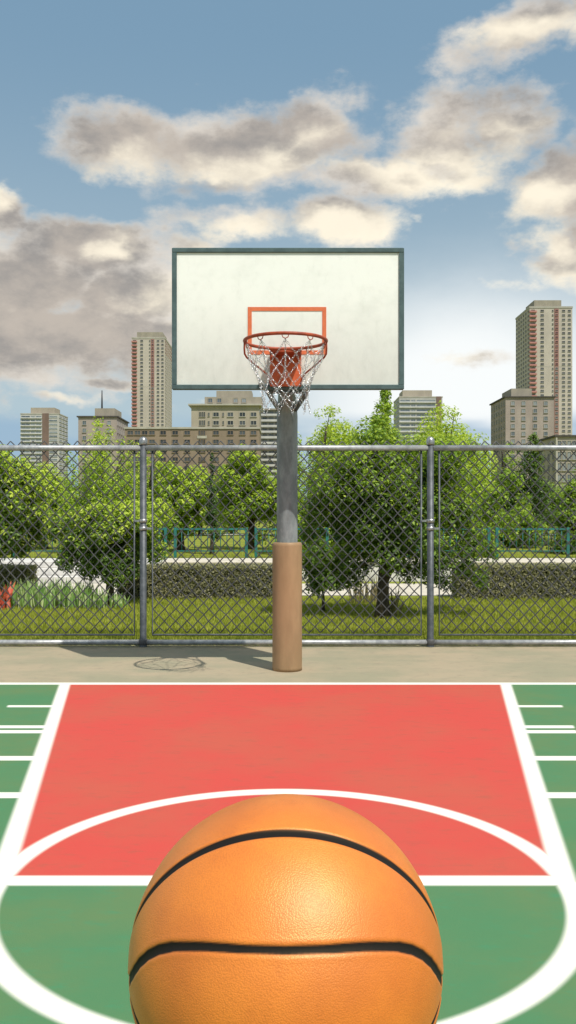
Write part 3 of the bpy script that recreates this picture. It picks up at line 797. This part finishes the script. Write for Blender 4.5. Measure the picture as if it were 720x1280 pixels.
# ------------------------------------------------------------------ buildings
def bmat(name,c1,c2,scale=.12,brick=False):
    m,t,b=newmat(name); tc=t.nodes.new('ShaderNodeTexCoord').outputs['Object']
    n1=noise(t,mapping(t,tc,(1,1,.4)),scale,5,.6); n2=noise(t,mapping(t,tc,(1,1,.3)),scale*7,5,.65)
    c=mixc(t,n1.ss(.35,.65),c1,c2); c=mixc(t,n2.ss(.5,.75)*.35,c,tuple(q*.7 for q in c1))
    if brick:
        sp=t.nodes.new('ShaderNodeSeparateXYZ'); t.links.new(tc,sp.inputs[0])
        z=E_(t,sp.outputs[2]); st_=(z*5.2).u('SINE').ss(.75,.95)*.12
        c=mixc(t,st_,c,tuple(q*.55 for q in c1))
    t.links.new(c,b.inputs['Base Color']); b.inputs['Roughness'].default_value=.9; b.inputs['Specular IOR Level'].default_value=.2
    return m
def glassm(name,c1,c2,r=.25):
    m,t,b=newmat(name); oi=t.nodes.new('ShaderNodeObjectInfo'); g=t.nodes.new('ShaderNodeNewGeometry')
    n=noise(t,g.outputs['Position'],.35,1); f=(E_(t,oi.outputs['Random'])*.7+n*.5).ss(.35,.85)
    t.links.new(mixc(t,f,c1,c2),b.inputs['Base Color']); b.inputs['Roughness'].default_value=r; b.inputs['Specular IOR Level'].default_value=.5
    return m
M['cream']=bmat('cream facade',(.52,.465,.40),(.45,.40,.345)); M['pinkbal']=bmat('red balcony',(.50,.24,.21),(.42,.20,.18),.3)
M['pinkrec']=bmat('pink recess',(.36,.22,.19),(.30,.18,.16),.3)
M['creamside']=M['cream']; M['greyb']=bmat('grey brick',(.39,.33,.295),(.32,.265,.24),.2,True)
M['tan']=bmat('tan stone',(.41,.36,.29),(.35,.305,.25),.15); M['brown']=bmat('brown brick',(.29,.225,.17),(.245,.19,.145),.2,True)
M['pale']=bmat('pale block',(.50,.49,.46),(.41,.40,.385),.2); M['pier']=bmat('brown pier',(.22,.15,.125),(.18,.125,.105),.3)
M['whitebal']=bmat('white balcony',(.62,.61,.58),(.52,.51,.49),.3); M['trim']=bmat('stone trim',(.46,.43,.37),(.38,.36,.31),.3)
M['pent']=bmat('penthouse',(.36,.32,.26),(.30,.27,.22),.3); M['corn']=bmat('dark cornice',(.10,.09,.08),(.07,.065,.06),.3)
M['gdark']=glassm('dark glass',(.03,.035,.04),(.09,.10,.11)); M['gblue']=glassm('blue glass',(.10,.13,.16),(.26,.29,.31)); M['wf']=bmat('window frame',(.40,.38,.35),(.34,.32,.30),.5)
wcache={}
def win_mesh(w_,h_,gl,fr):
    k=(round(w_,2),round(h_,2),gl,fr)
    if k in wcache: return wcache[k]
    mb=MB(); e=min(w_,h_)*.10; d=.22
    # frame ring proud of the wall, pane set back inside it, sill below, one mullion
    mb.box(-w_/2,w_/2,-d,.05,h_/2-e,h_/2,1); mb.box(-w_/2-.1,w_/2+.1,-d-.12,.05,-h_/2-e*.4,-h_/2+e,1)
    mb.box(-w_/2,-w_/2+e,-d,.05,-h_/2+e,h_/2-e,1); mb.box(w_/2-e,w_/2,-d,.05,-h_/2+e,h_/2-e,1)
    mb.box(-w_/2+e,w_/2-e,-.06,.04,-h_/2+e,h_/2-e,0)
    mb.box(-e*.35,e*.35,-.14,-.062,-h_/2+e,h_/2-e,1)
    me=bpy.data.meshes.new('window'); me.from_pydata(mb.v,[],mb.f); me.materials.append(M[gl]); me.materials.append(M[fr]); me.polygons.foreach_set('material_index',mb.m); me.update()
    wcache[k]=(me,mb); return wcache[k]
ROT={'F':0,'R':R(90),'L':R(-90)}
def windows(root,lst,cap=100):
    """lst: (x,y,z,w,h,face,glass,frame) in world metres; the first `cap` are parts, the rest one mass"""
    lst=sorted(lst,key=lambda q:(-q[2]*(1 if q[5]=='F' else .8)))
    ox,oy,oz=root.location
    for q in lst[:cap]:
        me,_=win_mesh(q[3],q[4],q[6],q[7]); o=bpy.data.objects.new('window',me); COL.objects.link(o); o.parent=root
        o.location=(q[0]-ox,q[1]-oy,q[2]-oz); o.rotation_euler=(0,0,ROT[q[5]])
    rest=lst[cap:]
    if rest:
        mb=MB(); 
        for q in rest:
            _,s=win_mesh(q[3],q[4],q[6],q[7]); a=ROT[q[5]]; ca,sa=math.cos(a),math.sin(a); b=len(mb.v)
            mb.v+=[(q[0]+x*ca-y*sa,q[1]+x*sa+y*ca,q[2]+z) for x,y,z in s.v]
            for f,mi in zip(s.f,s.m): mb.face(tuple(b+i for i in f),mi)
        g={q[6] for q in rest}
        o=mb.build('window',[M[rest[0][6]],M[rest[0][7]]],root); o['kind']='stuff'
def blk(root,name,x0,x1,y0,y1,z0,z1,m_):
    mb=MB(); mb.box(x0,x1,y0,y1,z0,z1); return mb.build(name,M[m_] if isinstance(m_,str) else m_,root)

def tower(label,px0,px1,D,pytop,dep,pent,face):
    x0,x1=X(px0,D),X(px1,D); zt_=Z(pytop,D); W=x1-x0
    root=thing('apartment_tower',label,'building',((x0+x1)/2,D+dep/2,0))
    blk(root,'wall',x0,x1,D,D+dep,-6,zt_,'cream')
    blk(root,'penthouse',X(pent[0],D),X(pent[1],D),D+.6,D+dep*.6,zt_+.01,Z(pent[2],D),'pent')
    blk(root,'parapet',x0-.25,x1+.25,D-.25,D+dep+.25,zt_-.9,zt_+.3,'trim')
    fl=2.9; n=int(zt_/fl)-1; wl=[]
    rec=MB(); 
    blk(root,'recess_strip',x0+W*.575,x0+W*.68,D-.28,D+.1,0,zt_-1.2,'pinkrec')
    for i in range(n):
        z=zt_-2.7-i*fl
        mb=MB(); a0,a1=x0-.3,x0+W*.155
        mb.box(a0,a1,D-1.5,D+.02,z-1.25,z-1.05); mb.box(a0,a1,D-1.55,D-1.42,z-1.04,z-.05); mb.box(a1-.12,a1,D-1.41,D-.02,z-1.04,z-.05); mb.box(a0,a0+.12,D-1.41,D-.02,z-1.04,z-.05)
        mb.build('balcony',M['pinkbal'],root)
        wl.append((x0+W*.08,D,z+.1,2.6,1.5,'F','gdark','pent')); wl.append((x0+W*.295,D,z+.1,2.2,1.5,'F','gdark','wf'))
        wl.append((x0+W*.54,D,z+.1,.9,1.2,'F','gdark','wf')); wl.append((x0+W*.63,D-.3,z+.1,1.7,1.5,'F','gdark','pinkbal'))
        wl.append((x0+W*.795,D,z+.1,2.0,1.35,'F','gdark','wf')); wl.append((x0+W*.93,D,z+.1,1.9,1.35,'F','gdark','wf'))
        nb=6
        for k in range(nb):
            yy=D+dep*(k+.5)/nb
            if face=='R': wl.append((x1,yy,z+.1,2.6,1.4,'R','gdark','pinkrec'))
            else: wl.append((x0,yy,z+.1,2.4,1.4,'L','gdark','wf'))
    blk(root,'wall_joint',x0-.05,x1+.05,D-.06,D+.05,zt_-12.5*fl-2.9,zt_-12.5*fl-2.6,'trim')
    windows(root,wl)
tower('slim cream tower with red balconies at left, half behind the backboard edge',165,206,705,422,43,(171,203,415),'R')
tower('tall cream tower with red balconies at far right, tallest in view',662,715.4,578,383.5,35,(668,702,375),'L')

def block(label,px0,px1,D,pytop,dep,pent,face,pier):
    x0,x1=X(px0,D),X(px1,D); zt_=Z(pytop,D); W=x1-x0
    root=thing('apartment_block',label,'building',((x0+x1)/2,D+dep/2,0))
    blk(root,'wall',x0,x1,D,D+dep,-6,zt_,'pale'); blk(root,'penthouse',X(pent[0],D),X(pent[1],D),D+3,D+dep*.7,zt_+.01,Z(pent[2],D),'tan')
    blk(root,'pier',x0+W*pier[0],x0+W*pier[1],D-.35,D+.1,0,zt_+.2,'pier')
    blk(root,'parapet',x0-.2,x1+.2,D-.2,D+dep+.2,zt_-.5,zt_+.25,'trim')
    fl=3.05; n=int(zt_/fl)-1; wl=[]
    for i in range(n):
        z=zt_-2.4-i*fl
        for a,b_ in ((.02,.25),(.27,.38),(.40,pier[0]-.02)) if pier[0]>.5 else ((pier[1]+.02,.6),(.62,.97)):
            wl.append((x0+W*(a+b_)/2,D,z,W*(b_-a),1.45,'F','gblue','whitebal'))
        if pier[0]>.5: wl.append((x0+W*(pier[1]+.98)/2-.2,D,z,W*(.96-pier[1]),1.45,'F','gblue','whitebal'))
        for k in range(3):
            yy=D+dep*(k+.5)/3; wl.append((x1 if face=='R' else x0,yy,z,dep/3.6,1.45,face,'gblue','whitebal'))
        mb=MB(); mb.box(x0+W*.0,x0+W*(pier[0]-.01),D-.9,D-.02,z-1.35,z-.80); mb.build('balcony',M['whitebal'],root)
    windows(root,wl)
block('grey striped apartment block with tan rooftop box, leftmost on the skyline',25.6,73.6,690,517,28,(37,67,509),'R',(.57,.74))
block('striped apartment block with brown pier right of the backboard',499,553,550,496,28,(504,541,487),'L',(.86,.97))

def brick(label,px0,px1,D,pytop,dep,pent,face,cols,fl,name='brick_building',ant=None,m_='greyb'):
    x0,x1=X(px0,D),X(px1,D); zt_=Z(pytop,D); W=x1-x0
    root=thing(name,label,'building',((x0+x1)/2,D+dep/2,0))
    blk(root,'wall',x0,x1,D,D+dep,-6,zt_,m_)
    blk(root,'penthouse',X(pent[0],D),X(pent[1],D),D+4,D+dep*.75,zt_+.01,Z(pent[2],D),'pent')
    blk(root,'cornice',x0-.6,x1+.6,D-.6,D+dep+.6,zt_-.35,zt_+.2,'corn')
    n=int(zt_/fl)-1; wl=[]
    for i in range(n):
        z=zt_-fl*.85-i*fl
        for c_ in cols: wl.append((x0+W*c_,D,z,1.7,1.9,'F','gblue','wf'))
        for k in range(6): wl.append((x1 if face=='R' else x0,D+dep*(k+.5)/6,z,1.5,1.9,face,'gblue','wf'))
    windows(root,wl)
    if ant:
        mb=MB(); xa=X(ant[0],D+8); mb.tube([(xa,D+8,zt_+3),(xa,D+8,zt_+8),(xa,D+8,Z(ant[1],D+8))],[.42,.35,.22],6); mb.build('antenna',M['antenna'],root)
    return root
brick('grey brick building with a dark antenna on its roof',97.8,146,386,520.5,27,(116,141,509),'R',(.16,.5,.80),3.3,ant=(127.5,488))
brick('brownish brick block in front of the right tower, dark shaded side',632,692.5,373,496,27,(642,668,484),'L',(.15,.37,.61,.83),3.2)

# long brown building with raised middle
D=369
xa,xb=X(156,D),X(324,D); root=thing('brown_building','long tan and brown building with stepped roof left of the pole','building',(X(240,D),D+10,0))
zl=Z(536,D); zu=Z(507,D); za=Z(495,D); zh=Z(486,D)
blk(root,'wall',xa,xb,D,D+24,-6,zl,'brown'); blk(root,'trim_band',xa-.3,xb+.3,D-.4,D+24.3,zl-.05,zl+.7,'trim')
xu=X(239,D); blk(root,'upper_storey',xu,xb,D+.3,D+23,zl+.72,zu,'tan'); blk(root,'cornice',xu-1.2,xb+1.2,D-.9,D+24,zu+.02,zu+.7,'trim')
blk(root,'attic',X(255,D),X(327,D),D+3,D+20,zu+.72,za,'pent'); blk(root,'roof_box',X(269,D),X(314,D),D+6,D+18,za+.01,zh,'pent')
wl=[]
for z in (Z(518,D),Z(528.5,D)):
    for c in (250,252.8,255.5,): wl.append((X(c,D)-.0,D+.3,z,.75,2.2,'F','gdark','trim'))
    for c in (270,288,303,317): wl.append((X(c,D),D+.3,z,2.6,2.0,'F','gdark','trim'))
    for c in (261,279): wl.append((X(c,D),D+.3,z,.7,1.6,'F','gdark','trim'))
for z in (Z(541,D),Z(552,D),Z(563,D),Z(574,D),Z(585,D),Z(596,D),Z(607,D)):
    for c in (163,172,181,190,204,219,234,270,288,303,317): wl.append((X(c,D),D,z,2.6,1.9,'F','gdark','brown'))
    for c in (249.5,252.5,255.5): wl.append((X(c,D),D,z,.8,1.9,'F','gdark','brown'))
for c in (262,273.5,294,304.5):
    wl.append((X(c,D),D+3,Z(499.5,D),2.0,2.0,'F','gblue','pent'))
    
windows(root,wl)
blk(root,'bay_panel',X(246.5,D),X(258.5,D),D-.2,D+.1,Z(548,D),Z(544.5,D),'trim')

# balcony block behind the pole
D=420
root=thing('balcony_building','pale building with stacked white balconies, partly behind the grey pole','building',(X(345,D),D+10,0))
blk(root,'wall',X(326,D),X(366,D),D,D+18,-6,Z(513,D),'pale'); blk(root,'roof',X(325,D),X(367,D),D-1.7,D+18.5,Z(513,D)+.01,Z(511,D),'pent')
wl=[]
for i in range(14):
    z=Z(516.5+7*i,D)
    mb=MB(); mb.box(X(326.5,D),X(365.5,D),D-1.5,D-.02,z-1.5,z-1.3); mb.box(X(326.5,D),X(365.5,D),D-1.56,D-1.44,z-1.28,z-.4); mb.build('balcony',M['whitebal'],root)
    for c in (331,339,347,355,362): wl.append((X(c,D),D,z,2.2,1.7,'F','gblue','wf'))
windows(root,wl)
# pale building at the right edge
D=253
root=thing('pale_building','pale office building with tall paired windows at the right edge','building',(X(725,D),D+9,0))
x0,x1=X(695,D),X(770,D); zt_=Z(546,D)
blk(root,'wall',x0,x1,D,D+18,-6,zt_,'tan'); blk(root,'cornice',x0-.5,x1+.5,D-.5,D+18.5,zt_+.01,zt_+.5,'corn')
wl=[]
for i in range(6):
    z=zt_-2.2-i*3.2
    for c in range(12): wl.append((x0+.9+c*1.42+(c//4)*.35,D,z,1.1,2.3,'F','gblue','trim'))
    for k in range(4): wl.append((x0,D+18*(k+.5)/4,z,1.4,2.0,'L','gdark','wf'))
for k in range(4):
    xx=x0+.1+k*6.03; blk(root,'pilaster',xx-.2,xx+.2,D-.35,D+.05,0,zt_-.2,'trim')
windows(root,wl)
